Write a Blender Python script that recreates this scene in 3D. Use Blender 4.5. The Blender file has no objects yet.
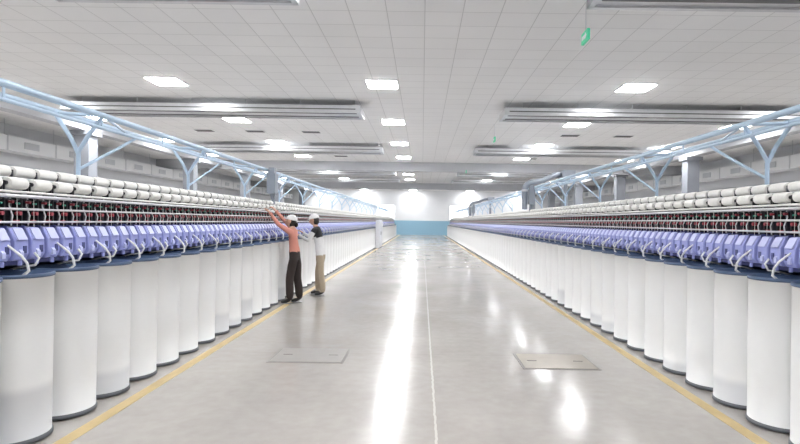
import bpy, bmesh, math, random
from mathutils import Vector, Matrix
random.seed(4)
D=bpy.data; SC=bpy.context.scene; COL=SC.collection
try:
    SC.view_settings.view_transform='Standard'; SC.view_settings.look='None'
except Exception: pass

# ---------------------------------------------------------------- materials
def mat(name,col,rough=.5,metal=0,emit=None,es=0,noise=0,nscale=8,spec=None):
    m=D.materials.new(name); m.use_nodes=True; nt=m.node_tree; b=nt.nodes['Principled BSDF']
    b.inputs['Base Color'].default_value=(*col,1); b.inputs['Roughness'].default_value=rough
    b.inputs['Metallic'].default_value=metal
    if spec is not None: b.inputs['Specular IOR Level'].default_value=spec
    if emit:
        b.inputs['Emission Color'].default_value=(*emit,1); b.inputs['Emission Strength'].default_value=es
    if noise:
        g=nt.nodes.new('ShaderNodeNewGeometry'); n=nt.nodes.new('ShaderNodeTexNoise'); n.inputs['Scale'].default_value=nscale
        n.inputs['Detail'].default_value=4
        r=nt.nodes.new('ShaderNodeMapRange'); r.inputs[3].default_value=1-noise; r.inputs[4].default_value=1+noise
        mx=nt.nodes.new('ShaderNodeVectorMath'); mx.operation='SCALE'; mx.inputs[0].default_value=col
        nt.links.new(g.outputs['Position'],n.inputs['Vector']); nt.links.new(n.outputs[0],r.inputs[0])
        nt.links.new(r.outputs[0],mx.inputs['Scale']); nt.links.new(mx.outputs[0],b.inputs['Base Color'])
    return m
def N(nt,t,**k):
    n=nt.nodes.new(t)
    for a,v in k.items(): setattr(n,a,v)
    return n
def math_(nt,op,a,b=None,c=None):
    n=nt.nodes.new('ShaderNodeMath'); n.operation=op
    for i,x in enumerate((a,b,c)):
        if x is None: continue
        if isinstance(x,(int,float)): n.inputs[i].default_value=x
        else: nt.links.new(x,n.inputs[i])
    return n.outputs[0]

def floor_mat():
    m=D.materials.new('polished_concrete'); m.use_nodes=True; nt=m.node_tree; b=nt.nodes['Principled BSDF']; L=nt.links.new
    g=N(nt,'ShaderNodeNewGeometry'); s=N(nt,'ShaderNodeSeparateXYZ'); L(g.outputs['Position'],s.inputs[0])
    n1=N(nt,'ShaderNodeTexNoise'); n1.inputs['Scale'].default_value=.7; n1.inputs['Detail'].default_value=6; n1.inputs['Roughness'].default_value=.6
    n2=N(nt,'ShaderNodeTexNoise'); n2.inputs['Scale'].default_value=9; n2.inputs['Detail'].default_value=6
    L(g.outputs['Position'],n1.inputs['Vector']); L(g.outputs['Position'],n2.inputs['Vector'])
    mixf=math_(nt,'ADD',math_(nt,'MULTIPLY',n1.outputs[0],.65),math_(nt,'MULTIPLY',n2.outputs[0],.35))
    cr=N(nt,'ShaderNodeValToRGB'); cr.color_ramp.elements[0].position=.33; cr.color_ramp.elements[0].color=(.40,.37,.345,1)
    cr.color_ramp.elements[1].position=.67; cr.color_ramp.elements[1].color=(.50,.47,.44,1)
    L(mixf,cr.inputs[0])
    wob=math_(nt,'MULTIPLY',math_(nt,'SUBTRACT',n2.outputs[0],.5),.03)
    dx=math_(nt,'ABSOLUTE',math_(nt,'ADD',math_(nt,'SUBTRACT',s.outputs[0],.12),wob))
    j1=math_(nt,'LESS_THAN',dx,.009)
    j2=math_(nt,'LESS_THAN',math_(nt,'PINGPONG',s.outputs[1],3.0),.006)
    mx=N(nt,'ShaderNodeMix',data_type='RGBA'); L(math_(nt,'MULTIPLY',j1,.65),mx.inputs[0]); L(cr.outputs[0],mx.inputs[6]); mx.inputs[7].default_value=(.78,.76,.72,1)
    mx2=N(nt,'ShaderNodeMix',data_type='RGBA'); L(math_(nt,'MULTIPLY',j2,.25),mx2.inputs[0]); L(mx.outputs[2],mx2.inputs[6]); mx2.inputs[7].default_value=(.25,.23,.21,1)
    L(mx2.outputs[2],b.inputs['Base Color'])
    r=N(nt,'ShaderNodeMapRange'); r.inputs[1].default_value=.3; r.inputs[2].default_value=.7; r.inputs[3].default_value=.13; r.inputs[4].default_value=.24
    L(n1.outputs[0],r.inputs[0]); L(r.outputs[0],b.inputs['Roughness'])
    b.inputs['IOR'].default_value=1.55
    bp=N(nt,'ShaderNodeBump'); bp.inputs['Strength'].default_value=.05; bp.inputs['Distance'].default_value=.02
    n3=N(nt,'ShaderNodeTexNoise'); n3.inputs['Scale'].default_value=3.0; n3.inputs['Detail'].default_value=3
    L(g.outputs['Position'],n3.inputs['Vector']); L(n3.outputs[0],bp.inputs['Height']); L(bp.outputs[0],b.inputs['Normal'])
    return m
def ceil_mat():
    m=D.materials.new('ceiling_tiles'); m.use_nodes=True; nt=m.node_tree; b=nt.nodes['Principled BSDF']; L=nt.links.new
    g=N(nt,'ShaderNodeNewGeometry')
    br=N(nt,'ShaderNodeTexBrick'); br.offset=0.0; br.inputs['Scale'].default_value=1.0
    br.inputs['Color1'].default_value=(.93,.93,.93,1); br.inputs['Color2'].default_value=(.87,.87,.87,1); br.inputs['Mortar'].default_value=(.66,.66,.66,1)
    br.inputs['Mortar Size'].default_value=.008; br.inputs['Mortar Smooth'].default_value=.3; br.inputs['Bias'].default_value=-.6
    br.inputs['Brick Width'].default_value=.6; br.inputs['Row Height'].default_value=.6
    L(g.outputs['Position'],br.inputs['Vector'])
    n=N(nt,'ShaderNodeTexNoise'); n.inputs['Scale'].default_value=.35; n.inputs['Detail'].default_value=5; L(g.outputs['Position'],n.inputs['Vector'])
    r=N(nt,'ShaderNodeMapRange'); r.inputs[3].default_value=.92; r.inputs[4].default_value=1.05; L(n.outputs[0],r.inputs[0])
    v=N(nt,'ShaderNodeVectorMath',operation='SCALE'); L(br.outputs[0],v.inputs[0]); L(r.outputs[0],v.inputs['Scale'])
    L(v.outputs[0],b.inputs['Base Color']); b.inputs['Roughness'].default_value=.7
    return m
def can_mat():
    m=D.materials.new('can_plastic'); m.use_nodes=True; nt=m.node_tree; b=nt.nodes['Principled BSDF']; L=nt.links.new
    g=N(nt,'ShaderNodeNewGeometry'); s=N(nt,'ShaderNodeSeparateXYZ'); L(g.outputs['Position'],s.inputs[0])
    oi=N(nt,'ShaderNodeObjectInfo')
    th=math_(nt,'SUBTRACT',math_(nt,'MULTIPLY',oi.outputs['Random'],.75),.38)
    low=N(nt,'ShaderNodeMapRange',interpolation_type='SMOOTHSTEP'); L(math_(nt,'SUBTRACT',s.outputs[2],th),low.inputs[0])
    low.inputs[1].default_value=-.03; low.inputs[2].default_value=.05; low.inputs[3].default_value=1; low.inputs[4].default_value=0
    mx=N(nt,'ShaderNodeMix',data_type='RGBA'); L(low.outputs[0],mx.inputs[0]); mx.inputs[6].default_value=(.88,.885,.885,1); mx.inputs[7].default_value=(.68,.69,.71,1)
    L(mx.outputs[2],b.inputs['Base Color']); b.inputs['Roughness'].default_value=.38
    return m
M=dict(
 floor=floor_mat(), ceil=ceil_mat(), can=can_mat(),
 rim=mat('can_rim_blue',(.07,.11,.20),.4), base=mat('can_base_grey',(.14,.15,.17),.6), sliver=mat('cotton_sliver',(.92,.92,.90),.9,noise=.06,nscale=60),
 wall=mat('wall_paint_white',(.80,.81,.83),.7,noise=.04,nscale=1), wallblue=mat('wall_paint_blue',(.28,.48,.62),.5),
 conc=mat('column_concrete',(.33,.35,.39),.7,noise=.08,nscale=3), beam=mat('beam_paint',(.52,.53,.56),.7,noise=.05,nscale=2),
 galv=mat('galvanised_steel',(.66,.67,.69),.3,.6,noise=.12,nscale=5), darkslot=mat('dark_slot',(.13,.13,.14),.5),
 lamp=mat('lamp_diffuser',(1,1,1),.4,emit=(.98,.99,1),es=68), lampframe=mat('lamp_frame',(.85,.85,.85),.4),
 winf=mat('window_frame',(.75,.77,.80),.4), panel=mat('wall_panel_grey',(.62,.64,.67),.6), wduct=mat('white_duct',(.86,.87,.88),.5),
 glow=mat('far_window_daylight',(1,1,1),.4,emit=(.92,.96,1),es=2.2),
 yellow=mat('yellow_line_paint',(.62,.47,.23),.45,noise=.18,nscale=7),
 hatch=mat('hatch_steel',(.41,.39,.37),.35,noise=.12,nscale=9), hatchy=mat('hatch_worn_paint',(.45,.41,.355),.35,noise=.12,nscale=9), hatchf=mat('hatch_frame',(.27,.25,.235),.5),
 lilac=mat('lilac_plastic',(.34,.37,.72),.35), lilacl=mat('pale_lilac_plastic',(.55,.58,.86),.35), navy=mat('navy_plastic',(.06,.07,.22),.4),
 body=mat('machine_paint_grey',(.42,.44,.50),.5), dark=mat('machine_dark',(.04,.04,.055),.5), black=mat('black_plastic',(.015,.015,.02),.4),
 red=mat('red_knob',(.36,.05,.07),.4), green=mat('green_lamp',(.05,.36,.25),.4), steel=mat('bright_steel',(.66,.67,.69),.3,.6),
 yarn=mat('yarn_package',(.84,.83,.80),.85,noise=.05,nscale=40), bluetube=mat('pale_blue_paint',(.48,.61,.75),.35),
 grey=mat('duct_grey',(.30,.33,.38),.45,.3), cab=mat('cabinet_white',(.75,.76,.80),.4),
 exitg=mat('exit_green',(.05,.45,.25),.4,emit=(.1,.7,.4),es=.3), white=mat('white_plastic',(.85,.85,.85),.4),
 skin=mat('skin',(.60,.36,.26),.55), hair=mat('dark_hair',(.02,.015,.012),.5), lip=mat('lips',(.45,.15,.13),.5),
 orange=mat('salmon_shirt',(.64,.27,.21),.8,noise=.08,nscale=20), blackcl=mat('black_cloth',(.018,.018,.022),.85), browncl=mat('dark_brown_cloth',(.035,.025,.023),.85),
 whitecl=mat('white_cloth',(.80,.80,.80),.85,noise=.05,nscale=20),
 khaki=mat('khaki_cloth',(.46,.38,.28),.85,noise=.08,nscale=20), shoe=mat('black_shoe',(.02,.02,.02),.45), sole=mat('shoe_sole',(.3,.3,.3),.6),
)
# ---------------------------------------------------------------- mesh builder
class MB:
    def __init__(s): s.v=[]; s.f=[]; s.m=[]; s.sm=[]; s.mats=[]
    def mi(s,k):
        if k not in s.mats: s.mats.append(k)
        return s.mats.index(k)
    def add(s,vs,fs,k,smooth=False):
        o=len(s.v); s.v+= [tuple(p) for p in vs]; i=s.mi(k)
        for f in fs: s.f.append([o+a for a in f]); s.m.append(i); s.sm.append(smooth)
    def box(s,x0,x1,y0,y1,z0,z1,k):
        x0,x1=min(x0,x1),max(x0,x1)
        vs=[(x,y,z) for z in (z0,z1) for y in (y0,y1) for x in (x0,x1)]
        s.add(vs,[(0,2,3,1),(4,5,7,6),(0,1,5,4),(2,6,7,3),(0,4,6,2),(1,3,7,5)],k)
    def prism(s,prof,y0,y1,k):   # profile in xz extruded along y
        n=len(prof); vs=[(x,y0,z) for x,z in prof]+[(x,y1,z) for x,z in prof]
        fs=[(i,(i+1)%n,n+(i+1)%n,n+i) for i in range(n)]+[tuple(range(n))[::-1],tuple(range(n,2*n))]
        s.add(vs,fs,k)
    def tube(s,path,r,k,n=8,caps=True,smooth=True):
        P=[Vector(p) for p in path]; R=r if isinstance(r,(list,tuple)) else [r]*len(P)
        vs=[];prev=None
        for i,p in enumerate(P):
            t=(P[min(i+1,len(P)-1)]-P[max(i-1,0)]).normalized()
            if prev is None:
                a=Vector((0,0,1)) if abs(t.z)<.9 else Vector((1,0,0)); u=t.cross(a).normalized()
            else:
                u=(prev-t*prev.dot(t)).normalized()
            prev=u; w=t.cross(u)
            for j in range(n):
                an=2*math.pi*j/n; vs.append(p+(u*math.cos(an)+w*math.sin(an))*R[i])
        fs=[(i*n+j,i*n+(j+1)%n,(i+1)*n+(j+1)%n,(i+1)*n+j) for i in range(len(P)-1) for j in range(n)]
        s.add(vs,fs,k,smooth)
        if caps:
            s.add(vs[:n],[tuple(range(n))[::-1]],k); s.add(vs[-n:],[tuple(range(n))],k)
    def lathe(s,prof,n,c,keys,smooth=True):
        cx,cy,cz=c
        for i in range(len(prof)-1):
            (r0,z0),(r1,z1)=prof[i],prof[i+1]; vs=[]
            for (r,z) in ((r0,z0),(r1,z1)):
                for j in range(n):
                    a=2*math.pi*j/n; vs.append((cx+r*math.cos(a),cy+r*math.sin(a),cz+z))
            s.add(vs,[(j,(j+1)%n,n+(j+1)%n,n+j) for j in range(n)],keys[i],smooth)
    def ell(s,c,r,k,nu=12,nv=8,rot=None,fn=None):
        vs=[];c=Vector(c)
        for i in range(nv+1):
            th=math.pi*i/nv
            for j in range(nu):
                ph=2*math.pi*j/nu
                p=Vector((math.sin(th)*math.cos(ph),math.sin(th)*math.sin(ph),math.cos(th)))
                p=Vector((p.x*r[0],p.y*r[1],p.z*r[2]))
                if fn: p=fn(p)
                if rot: p=rot@p
                vs.append(c+p)
        fs=[(i*nu+j,(i+1)*nu+j,(i+1)*nu+(j+1)%nu,i*nu+(j+1)%nu) for i in range(nv) for j in range(nu)]
        s.add(vs,fs,k,True)
    def obj(s,name,parent=None,loc=(0,0,0),weld=False):
        me=D.meshes.new(name); me.from_pydata(s.v,[],s.f)
        for k in s.mats: me.materials.append(M[k])
        me.polygons.foreach_set('material_index',s.m); me.polygons.foreach_set('use_smooth',s.sm)
        me.update()
        bm=bmesh.new(); bm.from_mesh(me)
        if weld: bmesh.ops.remove_doubles(bm,verts=bm.verts,dist=1e-5)
        bmesh.ops.recalc_face_normals(bm,faces=bm.faces); bm.to_mesh(me); bm.free()
        o=D.objects.new(name,me); COL.objects.link(o); o.location=loc
        if parent: o.parent=parent
        return o
def empty(name,loc=(0,0,0),rz=0):
    e=D.objects.new(name,None); COL.objects.link(e); e.location=loc; e.rotation_euler=(0,0,rz); e.empty_display_size=.2; return e
def boxobj(name,x0,x1,y0,y1,z0,z1,k,parent=None):
    b=MB(); b.box(x0,x1,y0,y1,z0,z1,k); return b.obj(name,parent)
def array(o,n,dy):
    a=o.modifiers.new('array','ARRAY'); a.use_relative_offset=False; a.use_constant_offset=True; a.constant_offset_displace=(0,dy,0); a.count=n
def bevel(o,w,seg=2):
    b=o.modifiers.new('bevel','BEVEL'); b.width=w; b.segments=seg; b.limit_method='ANGLE'

H=4.8; YW=58; YB=-7; XW=15
# ---------------------------------------------------------------- room
boxobj('floor',-XW,XW,YB,YW,-.2,0,'floor'); boxobj('ceiling',-XW,XW,YB,YW,H,H+.2,'ceil')
def sidewall(name,x,sgn):
    b=MB(); b.box(x,x+sgn*.2,YB,YW,0,H,'wall')
    # insulated wall panels with cover strips
    y=YB+.5
    while y<YW-3:
        b.box(x-sgn*.02,x,y,y+3.4,1.2,3.35,'panel'); y+=4.0
    b.obj(name)
    d=MB(); xa=x-sgn*.95
    d.box(xa,xa+sgn*.6,YB+.3,YW-.3,3.72,4.22,'wduct')
    y=YB+1
    while y<YW-1:
        d.box(xa-sgn*.02,xa+sgn*.62,y,y+.05,3.70,4.24,'galv')
        d.tube([(xa+sgn*.1,y+.02,4.24),(xa+sgn*.1,y+.02,H-.003)],.01,'steel',6)
        d.box(xa-sgn*.03,xa,y+.8,y+1.5,3.85,4.08,'darkslot' if False else 'panel'); y+=2.4
    d.obj('ventilation_duct')
sidewall('wall_left',-XW,-1); sidewall('wall_right',XW,1)
b=MB(); b.box(-XW,XW,YW,YW+.2,1.55,H,'wall'); b.box(-XW,XW,YW,YW+.2,0,1.55,'wallblue'); b.obj('wall_far')
boxobj('wall_back',-XW,XW,YB-.2,YB,0,H,'wall')
k=1
for x in (-4.9,3.0):
    w=MB(); w.box(x,x+1.9,YW-.05,YW-.02,1.7,3.2,'glow')
    for xx in (x-.06,x+.92,x+1.9): w.box(xx,xx+.06,YW-.09,YW-.005,1.64,3.26,'winf')
    for zz in (1.64,3.2): w.box(x,x+1.9,YW-.09,YW-.005,zz,zz+.06,'winf')
    w.obj('window_%d'%k); k+=1
# columns and girders
for sgn,y0 in ((-1,18.2),(1,22.9)):
    for i in range(-2,5):
        y=y0+i*8.2
        if YB<y<YW-1:
            c=MB(); X=sgn*11.5; c.box(X-.25,X+.25,y-.25,y+.25,0,H-.4,'conc'); c.box(X-.32,X+.32,y-.32,y+.32,0,.25,'conc'); c.box(X-.35,X+.35,y-.35,y+.35,H-.55,H-.4,'conc'); c.obj('concrete_column')
    boxobj('ceiling_girder',sgn*11.3,sgn*11.7,YB,YW,H-.4,H,'beam')
for y in (30.0,46.4): boxobj('ceiling_girder',-XW,XW,y,y+.4,H-.5,H-.002,'beam')
# transverse air ducts
def duct(x0,x1,y):
    d=MB(); zb=H-.36
    d.box(x0,x1,y,y+1.0,zb+.03,H-.19,'galv')
    d.box(x0-.03,x1+.03,y-.03,y+.05,zb,H-.16,'galv'); d.box(x0-.03,x1+.03,y+.95,y+1.03,zb,H-.16,'galv')
    for xx in (x0-.03,x1-.05): d.box(xx,xx+.08,y,y+1,zb,H-.16,'galv')
    d.box(x0+.1,x1-.1,y+.18,y+.30,zb+.022,zb+.03,'darkslot'); d.box(x0+.1,x1-.1,y+.68,y+.80,zb+.022,zb+.03,'darkslot')
    d.box(x0+.1,x1-.1,y-.036,y-.03,zb+.08,zb+.11,'darkslot')
    t=x0+.5
    while t<x1:
        for yy in (y+.1,y+.9): d.tube([(t,yy,H-.17),(t,yy,H-.003)],.008,'steel',6)
        t+=1.5
    d.obj('air_duct')
for y in (-1.9,6.3,14.6,22.8,34.0,40.5,49.0):
    duct(-9.9 if y>8 else -5.0,-1.76,y); duct(2.25,10.6,y)
# ceiling vents
for x,y in ((-6.3,20),(-4.2,20),(-8.2,20),(5.5,20),(7.5,20),(-6.3,27.4),(-4.2,27.4),(5.5,27.4)):
    v=MB(); v.box(x-.35,x+.35,y-.2,y+.2,H-.02,H,'lampframe')
    for i in range(6): v.box(x-.32,x+.32,y-.17+i*.06,y-.14+i*.06,H-.03,H-.02,'darkslot')
    v.obj('ceiling_vent')
# lamps
lm=MB(); a=.35
lm.box(-a-.03,a+.03,-a-.03,a+.03,-.025,0,'lampframe'); lm.box(-a,a,-a,a,-.036,-.025,'lamp')
lamp0=lm.obj('ceiling_light_panel'); first=True
for x in (-11.4,-6.2,-1.0,5.1,10.4):
    ys=[-2.1,2.9,7.2]+[12.85+4.9*i for i in range(10)]
    for y in ys:
        if any(abs(y-g-.2)<.7 for g in (30.0,46.4)): continue
        xx=x if abs(x)<11 else x+.75
        o=lamp0 if first else lamp0.copy()
        if not first: COL.objects.link(o)
        first=False; o.location=(xx,y,H)
for x,y in ((-5.9,16.15),(5.0,16.15),(-5.9,24.4),(5.0,24.4)):
    o=lamp0.copy(); COL.objects.link(o); o.location=(x,y,H)
# floor marks
boxobj('floor_marking',-2.41,-2.31,YB,YW-1,0,.003,'yellow'); boxobj('floor_marking',2.32,2.42,YB,YW-1,0,.003,'yellow')
for x,y,kk in ((-1.21,5.9,'hatch'),(1.46,5.78,'hatchy')):
    h=MB(); h.box(x-.40,x+.40,y-.32,y+.32,0,.003,'hatchf'); h.box(x-.375,x+.375,y-.295,y+.295,.003,.006,kk)
    for sx in (-.25,.25): h.box(x+sx-.05,x+sx+.05,y-.01,y+.01,.006,.009,'hatchf')
    h.obj('floor_hatch')
# exit signs
for y in (7.8,17.8,29.4):
    e=MB(); x=2.4
    e.box(x-.02,x+.02,y,y+.30,4.20,4.36,'exitg')
    for s_ in (-1,1):
        xs=sorted((x+s_*.020,x+s_*.023))
        e.add([(xs[0 if s_<0 else 1],y+.03,4.28),(xs[0 if s_<0 else 1],y+.11,4.34),(xs[0 if s_<0 else 1],y+.11,4.22)],[(0,1,2)],'white')
        e.box(xs[0],xs[1],y+.11,y+.27,4.25,4.31,'white')
    e.tube([(x,y+.15,4.36),(x,y+.15,H)],.006,'steel',6)
    e.obj('exit_sign')

# ---------------------------------------------------------------- cans
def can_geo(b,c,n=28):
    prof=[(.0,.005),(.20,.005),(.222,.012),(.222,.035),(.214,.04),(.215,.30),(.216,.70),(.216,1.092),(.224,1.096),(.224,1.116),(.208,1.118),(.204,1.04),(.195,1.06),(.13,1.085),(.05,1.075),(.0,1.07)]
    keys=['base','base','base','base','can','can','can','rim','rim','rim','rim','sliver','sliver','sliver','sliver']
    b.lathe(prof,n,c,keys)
b=MB(); can_geo(b,(0,0,0),40); can0=b.obj('sliver_can',weld=True)
PC=.48; NEAR=16; first=True
YL={-1:3.60-PC*2,1:4.03-PC*2}
for s in (-1,1):
    for i in range(NEAR):
        o=can0 if first else can0.copy()
        if not first: COL.objects.link(o)
        first=False; o.location=(s*2.73,YL[s]+i*PC+random.uniform(-.012,.012),0); o.rotation_euler=(0,0,random.uniform(0,6))
    b=MB(); can_geo(b,(s*2.73,YL[s]+NEAR*PC,0),20); r=b.obj('sliver_can_row',weld=True)
    n=int((53.5-(YL[s]+NEAR*PC))/PC); array(r,n,PC)
    b=MB(); can_geo(b,(s*3.145,YL[s]+PC*.5,0),16); r=b.obj('sliver_can_row',weld=True); array(r,int(50/PC),PC)

# ---------------------------------------------------------------- spinning machines
Y0=2.16; Y1=53.5; P=.16; NU=int((Y1-Y0)/P)
for s in (-1,1):
    E=empty('rotor_spinning_machine',(s*3.5,Y0,0))
    def X(o): return s*(2.86-o)-s*3.5      # o: towards the aisle
    L=Y1-Y0
    b=MB()
    b.box(X(-.52),X(-1.2),0,L,.0,1.15,'body'); b.box(X(-.04),X(-1.2),0,L,1.15,1.40,'body'); b.box(X(-.06),X(-1.0),0,L,1.40,1.64,'dark')
    b.box(X(-.10),X(-.9),0,L,1.64,1.70,'body')
    b.box(X(.02),X(-.04),0,L,1.155,1.19,'navy')
    b.obj('frame_body',E)
    b=MB()
    for o,z,r,kk in ((.05,1.455,.008,'steel'),(.03,1.545,.009,'steel'),(.06,1.635,.013,'steel'),(.03,1.665,.010,'yarn'),(-.12,1.70,.012,'steel'),(-.30,1.75,.015,'steel'),(-.05,1.765,.008,'steel')):
        b.tube([(X(o),0,z),(X(o),L,z)],r,kk,8)
    b.obj('guide_rails',E)
    b=MB(); y=.02
    b.prism([(X(-.03),1.19),(X(.08),1.19),(X(.105),1.23),(X(.10),1.33),(X(.06),1.415),(X(-.03),1.425)],y,y+.125,'lilac')
    o=b.obj('spin_boxes',E); bevel(o,.009); array(o,NU,P)
    b=MB()
    b.prism([(X(.10),1.335),(X(.112),1.335),(X(.070),1.412),(X(.058),1.412)],y+.02,y+.105,'lilacl')
    b.prism([(X(.10),1.215),(X(.118),1.215),(X(.118),1.25),(X(.10),1.27)],y+.03,y+.06,'lilacl')
    b.box(X(.10),X(.108),y+.07,y+.10,1.24,1.29,'navy')
    b.box(X(.06),X(-.02),y+.130,y+.142,1.18,1.43,'navy')
    b.tube([(X(.085),y+.065,1.19),(X(.085),y+.065,1.155)],.014,'lilac',8)
    o=b.obj('spin_box_trims',E); array(o,NU,P)
    b=MB()
    b.box(X(.02),X(-.06),y+.0,y+.014,1.43,1.66,'black'); b.box(X(.01),X(-.06),y+.07,y+.085,1.43,1.62,'dark')
    b.tube([(X(.04),y+.04,1.43),(X(.05),y+.04,1.50),(X(.02),y+.045,1.57),(X(.03),y+.045,1.64)],.005,'steel',6)
    b.tube([(X(.02),y+.11,1.515),(X(.055),y+.11,1.515)],.014,'red',8)
    b.tube([(X(.02),y+.045,1.595),(X(.05),y+.045,1.595)],.010,'red',8)
    b.tube([(X(.02),y+.11,1.585),(X(.045),y+.11,1.585)],.007,'green',8)
    b.box(X(.035),X(-.02),y+.09,y+.125,1.445,1.470,'red')
    b.tube([(X(.06),y+.07,1.42),(X(.055),y+.07,1.64)],.0022,'yarn',4)
    b.tube([(X(.02),y+.0,1.62),(X(.05),y+.07,1.60),(X(.02),y+.14,1.62)],.005,'black',6)
    o=b.obj('winding_units',E); array(o,NU,P)
    PP=.24; NP=int((Y1-Y0)/PP)
    b=MB()
    def pk(o,z,r,y0,ln):
        b.tube([(X(o),y0,z),(X(o),y0+.008,z),(X(o),y0+ln*.5,z),(X(o),y0+ln-.008,z),(X(o),y0+ln,z)],[r*.85,r*.95,r,r*.93,r*.8],'yarn',16)
        b.tube([(X(o),y0-.02,z),(X(o),y0+ln+.02,z)],r*.35,'black',8)
    pk(.01,1.725,.044,y+.03,.17)
    b.box(X(.02),X(-.02),y+.0,y+.010,1.66,1.74,'black'); b.box(X(.02),X(-.02),y+.22,y+.23,1.66,1.74,'black')
    o=b.obj('yarn_packages_lower',E); array(o,NP,PP)
    b=MB(); pk(-.12,1.815,.046,y+.00,.20); b.box(X(-.09),X(-.16),y+.212,y+.224,1.72,1.83,'dark')
    b.tube([(X(-.12),y+.105,1.77),(X(.03),y+.105,1.69)],.007,'dark',6)
    o=b.obj('yarn_packages_upper',E); array(o,NP,PP)
    b=MB(); yc=YL[s]-Y0
    b.tube([(X(.10),yc+.08,1.075),(X(.16),yc+.07,1.12),(X(.175),yc+.03,1.18),(X(.165),yc-.01,1.23),(X(.13),yc-.04,1.275),(X(.10),yc-.045,1.30)],[.011,.010,.009,.009,.008,.007],'sliver',8)
    o=b.obj('slivers_front',E); array(o,int((Y1-YL[s])/PC),PC)
    b=MB(); b.tube([(X(-.25),yc+.24,1.07),(X(-.02),yc+.22,1.13),(X(.11),yc+.2,1.15),(X(.135),yc+.20,1.20),(X(.11),yc+.19,1.24)],.008,'sliver',6)
    o=b.obj('slivers_rear',E); array(o,int((Y1-YL[s])/PC),PC)
    # overhead truss
    b=MB(); zt=2.47
    for o,z,r in ((-.22,zt,.030),(-.66,zt+.03,.028),(-.22,zt-.12,.016)):
        b.tube([(X(o),0,z),(X(o),L,z)],r,'bluetube',10)
    b.obj('overhead_rails',E)
    b=MB(); c=0.55
    b.tube([(X(-.44),c,1.70),(X(-.44),c,2.12),(X(-.36),c,2.26),(X(-.22),c,zt-.02)],.020,'bluetube',10)
    b.tube([(X(-.44),c,2.10),(X(-.52),c,2.26),(X(-.66),c,zt)],.020,'bluetube',10)
    b.tube([(X(-.20),c,zt),(X(-.68),c,zt+.02)],.018,'bluetube',8)
    b.tube([(X(-.44),c,1.95),(X(-.30),c+.40,2.20),(X(-.22),c+.62,zt-.12)],.015,'bluetube',8)
    b.box(X(-.38),X(-.50),c-.06,c+.06,1.70,1.72,'body')
    o=b.obj('truss_posts',E); array(o,int(L/2.4),2.4)
    b=MB(); b.tube([(X(-.22),.55,zt),(X(-.66),1.75,zt+.03)],.013,'bluetube',6); b.tube([(X(-.22),.55,zt),(X(-.22),.55,zt-.12)],.010,'bluetube',6)
    b.tube([(X(-.22),1.75,zt),(X(-.22),1.75,zt-.12)],.010,'bluetube',6)
    o=b.obj('truss_lattice',E); array(o,int(L/2.4)-1,2.4)

def cleaner(s,y,full):
    b=MB(); X=lambda x:s*x
    b.box(X(2.90),X(3.06),y-.12,y+.12,2.0,2.40,'grey'); b.box(X(2.93),X(3.04),y-.09,y+.09,2.40,2.52,'grey')
    b.tube([(X(2.98),y,2.0),(X(2.95),y,1.80)],[.05,.03],'grey',12)
    if full:
        pts=[(X(2.80),y,1.86),(X(2.80),y,2.38)]
        for i in range(1,8):
            a=math.pi/2*i/7; pts.append((X(2.80+.24*(1-math.cos(a))),y,2.38+.24*math.sin(a)))
        pts+=[(X(3.30),y+.1,2.66),(X(3.50),y+.2,2.76),(X(3.70),y+.3,2.84),(X(4.0),y+.3,2.86)]
        b.tube(pts,.075,'grey',16)
        b.tube([(pts[1][0],pts[1][1],pts[1][2]-.03),(pts[1][0],pts[1][1],pts[1][2]+.03)],.09,'galv',16)
        b.box(X(3.85),X(4.2),y+.05,y+.55,2.66,2.96,'grey'); b.tube([(X(4.0),y+.3,2.66),(X(4.0),y+.3,1.70)],.06,'grey',12)
    b.obj('travelling_cleaner')
cleaner(1,14.6,True); cleaner(-1,10.6,False); cleaner(1,31,True)
b=MB(); b.box(-2.30,-2.48,28.6,31,0.02,1.55,'cab'); b.box(-2.27,-2.30,28.7,29.7,.15,1.45,'cab'); b.box(-2.27,-2.30,29.8,30.9,.15,1.45,'cab'); b.box(-2.25,-2.27,29.55,29.6,.7,.9,'dark'); b.box(-2.30,-2.46,28.65,30.95,0,.02,'dark')
b.obj('control_cabinet')

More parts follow.
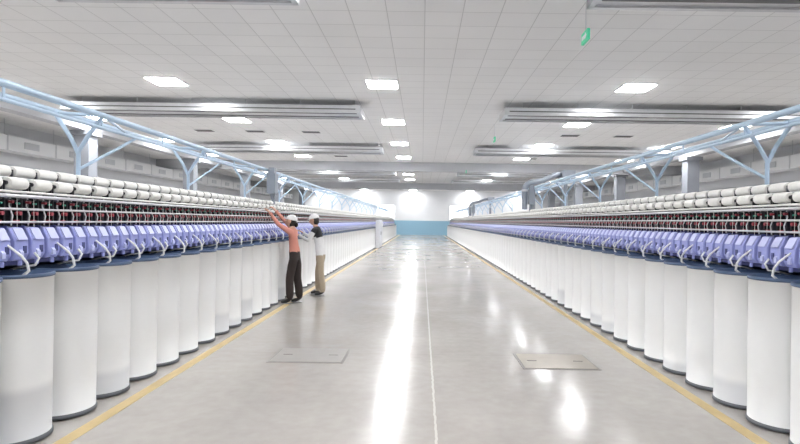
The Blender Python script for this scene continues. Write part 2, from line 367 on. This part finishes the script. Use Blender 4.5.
# ---------------------------------------------------------------- people
def skinned(J,edges,root):
    names=list(J); idx={n:i for i,n in enumerate(names)}
    me=D.meshes.new('tmp'); me.from_pydata([J[n][0] for n in names],[(idx[a],idx[c]) for a,c in edges],[])
    o=D.objects.new('tmp',me); COL.objects.link(o)
    o.modifiers.new('skin','SKIN')
    sv=me.skin_vertices[0].data
    for n in names:
        sv[idx[n]].radius=(J[n][1],J[n][1]); sv[idx[n]].use_root=(n==root)
    ss=o.modifiers.new('sub','SUBSURF'); ss.levels=2; ss.render_levels=2
    dg=bpy.context.evaluated_depsgraph_get(); out=D.meshes.new_from_object(o.evaluated_get(dg))
    D.objects.remove(o); return out
def segd(p,a,c):
    ab=c-a; t=max(0,min(1,(p-a).dot(ab)/max(ab.length_squared,1e-9))); return (p-(a+ab*t)).length
def hand(b,W,d,n,side,curl=.5,sc=1.0):
    W=Vector(W); d=Vector(d).normalized(); n=Vector(n); n=(n-d*n.dot(d)).normalized(); u=d.cross(n)*side
    R=Matrix((u,d,n)).transposed()
    b.ell(W+d*.045*sc,(.038*sc,.052*sc,.016*sc),'skin',14,8,rot=R)
    for i,(off,ln) in enumerate(((-.028,.066),(-.009,.076),(.010,.071),(.028,.055))):
        p=W+d*.082*sc+u*off*sc; dd=d.copy(); pts=[p-d*.02]; rr=[.009]
        pts.append(p); rr.append(.0092)
        for j,fr in enumerate((.42,.32,.26)):
            ang=curl*(j+.6); dirv=(d*math.cos(ang)+n*math.sin(ang)+u*off*1.5).normalized(); p=p+dirv*ln*fr*sc; pts.append(p.copy()); rr.append((.0085,.0078,.006)[j])
        b.tube(pts,[r*sc for r in rr],'skin',8)
    p=W+d*.02*sc-u*.03*sc; pts=[p+u*.015*sc,p]
    for dirv,l in (((-u*.8+d*.6),.03),((-u*.45+d*.85+n*.4),.028),((d*.9+n*.5),.022)):
        p=p+dirv.normalized()*l*sc; pts.append(p.copy())
    b.tube(pts,[.012*sc,.012*sc,.0105*sc,.0095*sc,.007*sc],'skin',8)
def person(loc,rz,Hgt,lean,arms,headpitch,mats,flare,hn):
    """local frame: forward +y, up z, right +x"""
    E=empty('factory_worker',loc,rz)
    k=Hgt/1.58
    J={}
    def j(n,x,y,z,r): J[n]=(Vector((x,y,z))*k,r*k)
    ly=lambda z: lean*(z-.9)
    j('pelvis',0,0,.90,.125); j('waist',0,ly(1.02),1.02,.108); j('chest',0,ly(1.16),1.16,.125); j('upper',0,ly(1.27),1.265,.098)
    j('neck',0,ly(1.34),1.335,.048); j('headb',0,ly(1.42)+.01,1.42,.046)
    for sx,nm in ((-1,'L'),(1,'R')):
        j('hip'+nm,sx*.085,-.01,.82,.095)
        st=.10*(1 if nm=='L' else -1)*mats.get('stride',0)
        j('thigh'+nm,sx*.09,st*.4,.64,.082); j('knee'+nm,sx*.09,.015+st*.7,.45,.062+.6*flare); j('shin'+nm,sx*.09,st*.9-.005,.25,.055+flare); j('cuff'+nm,sx*.09,st-.01,.115,.048+flare*1.1)
        j('ankle'+nm,sx*.09,st-.01,.075,.036); j('ball'+nm,sx*.098,st+.09,.040,.038); j('toe'+nm,sx*.10,st+.15,.032,.030)
        j('sho'+nm,sx*.155,ly(1.29),1.285,.056)
        e,w=arms[nm]; S=Vector((sx*.155,ly(1.29),1.285))
        e=Vector(e); w=Vector(w)
        m=(S+e)/2; j('ua'+nm,*m,.048); j('elb'+nm,*e,.040); m=(e*.45+w*.55); j('fa'+nm,*m,.034); j('wr'+nm,*w,.024)
    ed=[('pelvis','waist'),('waist','chest'),('chest','upper'),('upper','neck'),('neck','headb')]
    cat=['top','top','top','skin','skin']
    for nm in 'LR':
        for a,c,t in (('pelvis','hip','bot'),('hip','thigh','bot'),('thigh','knee','bot'),('knee','shin','bot'),('shin','cuff','bot'),('cuff','ankle','shoe'),('ankle','ball','shoe'),('ball','toe','shoe'),
                      ('upper','sho','top'),('sho','ua','sleeve'),('ua','elb','sleeve'),('elb','fa','fore'),('fa','wr','fore')):
            a2=a if a in('pelvis','upper') else a+nm; ed.append((a2,c+nm)); cat.append(t)
    me=skinned(J,ed,'pelvis')
    for v in me.vertices:
        p=v.co
        if .70*k<p.z<1.36*k and abs(p.x)<.17*k and abs(p.y-ly(p.z))<.2:
            w=min(1,(p.z/k-.70)/.12)*min(1,(1.36-p.z/k)/.06)*min(1,(.17-abs(p.x)/k)/.05); yc=ly(p.z/k)*k if p.z>.9*k else 0
            v.co.y=yc+(p.y-yc)*(1-.20*w)
    keys=['top','bot','sleeve','fore','skin','shoe','low']
    for q in keys: me.materials.append(M[mats[q]])
    for pf in me.polygons:
        c=pf.center; best=9;bi=0
        for i,(a,d) in enumerate(ed):
            dd=segd(c,J[a][0],J[d][0])-.5*(J[a][1]+J[d][1])
            if dd<best: best=dd;bi=i
        t=cat[bi]
        if t=='top' and c.z<.93*k: t='bot' if not mats.get('long') or c.z<.84*k else 'top'
        if t=='bot' and mats.get('long') and c.z>.80*k: t='top'
        if t=='skin' and c.z<1.325*k: t='top'
        if t=='top' and c.z<1.14*k: t='low'
        pf.material_index=keys.index(t); pf.use_smooth=True
    o=D.objects.new('body',me); COL.objects.link(o); o.parent=E
    hb=MB(); hc=Vector((0,ly(1.42)+.025,1.475))*k
    R=Matrix.Rotation(mats.get('turn',0),3,'Z')@Matrix.Rotation(headpitch,3,'X')
    def hf(p):
        z=p.z/.108
        if z<0:
            t=-z; p.x*=1-.32*t
            if p.y<0: p.y*=1-.45*t
            else: p.y*=1-.08*t
        if p.y>0:
            g=math.exp(-(p.x/.014)**2-((p.z+.018)/.022)**2); p.y+=.020*g
            for ex in (-.030,.030): p.y-=.007*math.exp(-((p.x-ex)/.014)**2-((p.z-.006)/.010)**2)
            p.y+=.004*math.exp(-(p.x/.03)**2-((p.z+.052)/.010)**2)
            p.y+=.006*math.exp(-(p.x/.025)**2-((p.z+.088)/.015)**2)
        return p
    hb.ell(hc,(.072*k,.090*k,.108*k),'skin',40,28,rot=R,fn=hf)
    for ex in (-.029,.029):
        hb.ell(hc+R@Vector((ex,.077,.006)),(.011,.007,.005),'white',10,6,rot=R); hb.ell(hc+R@Vector((ex,.0825,.006)),(.005,.003,.005),'hair',8,6,rot=R)
        hb.ell(hc+R@Vector((ex,.083,.024)),(.014,.004,.003),'hair',8,6,rot=R)
        sx=1 if ex>0 else -1
        hb.ell(hc+R@Vector((sx*.071,-.006,-.008)),(.007,.016,.028),'skin',10,8,rot=R)
    hb.ell(hc+R@Vector((0,.083,-.053)),(.020,.006,.005),'lip',10,6,rot=R)
    def hairf(p):
        if p.y>.02: p.y=.02+(p.y-.02)*.1
        return p
    hb.ell(hc+R@Vector((0,-.020,-.012)),(.077*k,.082*k,.100*k),'hair',20,14,rot=R,fn=hairf)
    if mats.get('bun'): hb.ell(hc+R@Vector((0,-.105,-.045)),(.035,.034,.045),'hair',12,8,rot=R)
    def capf(p):
        if p.z<0: p.z*=.12
        if p.y<0: p.y*=1.10; p.z*=1.06
        return p
    hb.ell(hc+R@Vector((0,-.008,.030)),(.082*k,.098*k,.092*k),'whitecl',28,16,rot=R,fn=capf)
    hb.ell(hc+R@Vector((0,-.004,.032)),(.085*k,.103*k,.012),'whitecl',28,8,rot=R)
    hb.ell(hc+R@Vector((0,.095,.034)),(.055,.045,.006),'whitecl',20,6,rot=R)
    hb.obj('head',E)
    hh=MB()
    for nm,sd in (('L',-1),('R',1)):
        e,w=arms[nm]; e=Vector(e)*k; w=Vector(w)*k; d=(w-e)
        hand(hh,w-d.normalized()*.005,d,hn,sd,.5,.95)
        if mats['fore']!='skin': hh.tube([w-d.normalized()*.035,w-d.normalized()*.005],[.034,.032],mats['fore'],14)
    hh.obj('hands',E)
    cc=MB(); c0=Vector((0,ly(1.32),1.315))*k
    cc.tube([c0,c0+Vector((0,.008,.035))],[.066,.054],mats['collar'],18,caps=False)
    for nm,sx in (('L',-1),('R',1)):
        st=.10*(1 if nm=='L' else -1)*mats.get('stride',0)
        cc.ell(Vector((sx*.097,st+.055,.010))*k,(.046,.125,.011),'sole',20,8)
    cc.obj('collar_and_soles',E)
    return E
P1=dict(top='orange',low='orange',bot='browncl',sleeve='orange',fore='orange',skin='skin',shoe='shoe',collar='orange',stride=.6,bun=True,turn=.15,long=False)
person((-2.27,9.54,0),math.radians(86),1.57,.10,
  {'L':((-.17,.25,1.42),(-.13,.42,1.62)),'R':((.17,.22,1.46),(.12,.40,1.66))},.18,P1,.022,(0,1,-.4))
P2=dict(top='blackcl',low='whitecl',bot='khaki',sleeve='whitecl',fore='whitecl',skin='skin',shoe='shoe',collar='whitecl',stride=-.7,turn=.1,long=True)
person((-2.01,10.6,0),math.radians(84),1.60,.22,
  {'L':((-.21,.17,1.07),(-.14,.38,1.17)),'R':((.20,.22,1.10),(.13,.40,1.22))},-.22,P2,.016,(0,.3,-1))

# ---------------------------------------------------------------- world & camera
w=D.worlds.new('World'); SC.world=w; w.use_nodes=True; w.node_tree.nodes['Background'].inputs[0].default_value=(.8,.9,1,1)
cam=D.cameras.new('camera'); co=D.objects.new('camera',cam); COL.objects.link(co); SC.camera=co
cam.sensor_width=36; cam.lens=24; cam.shift_x=-.0275; cam.shift_y=-.001; cam.clip_end=200; cam.clip_start=.05
co.matrix_world=Matrix.Translation((0,0,1.5))@Matrix.Rotation(math.radians(90),4,'X')@Matrix.Rotation(math.radians(.8),4,'Z')
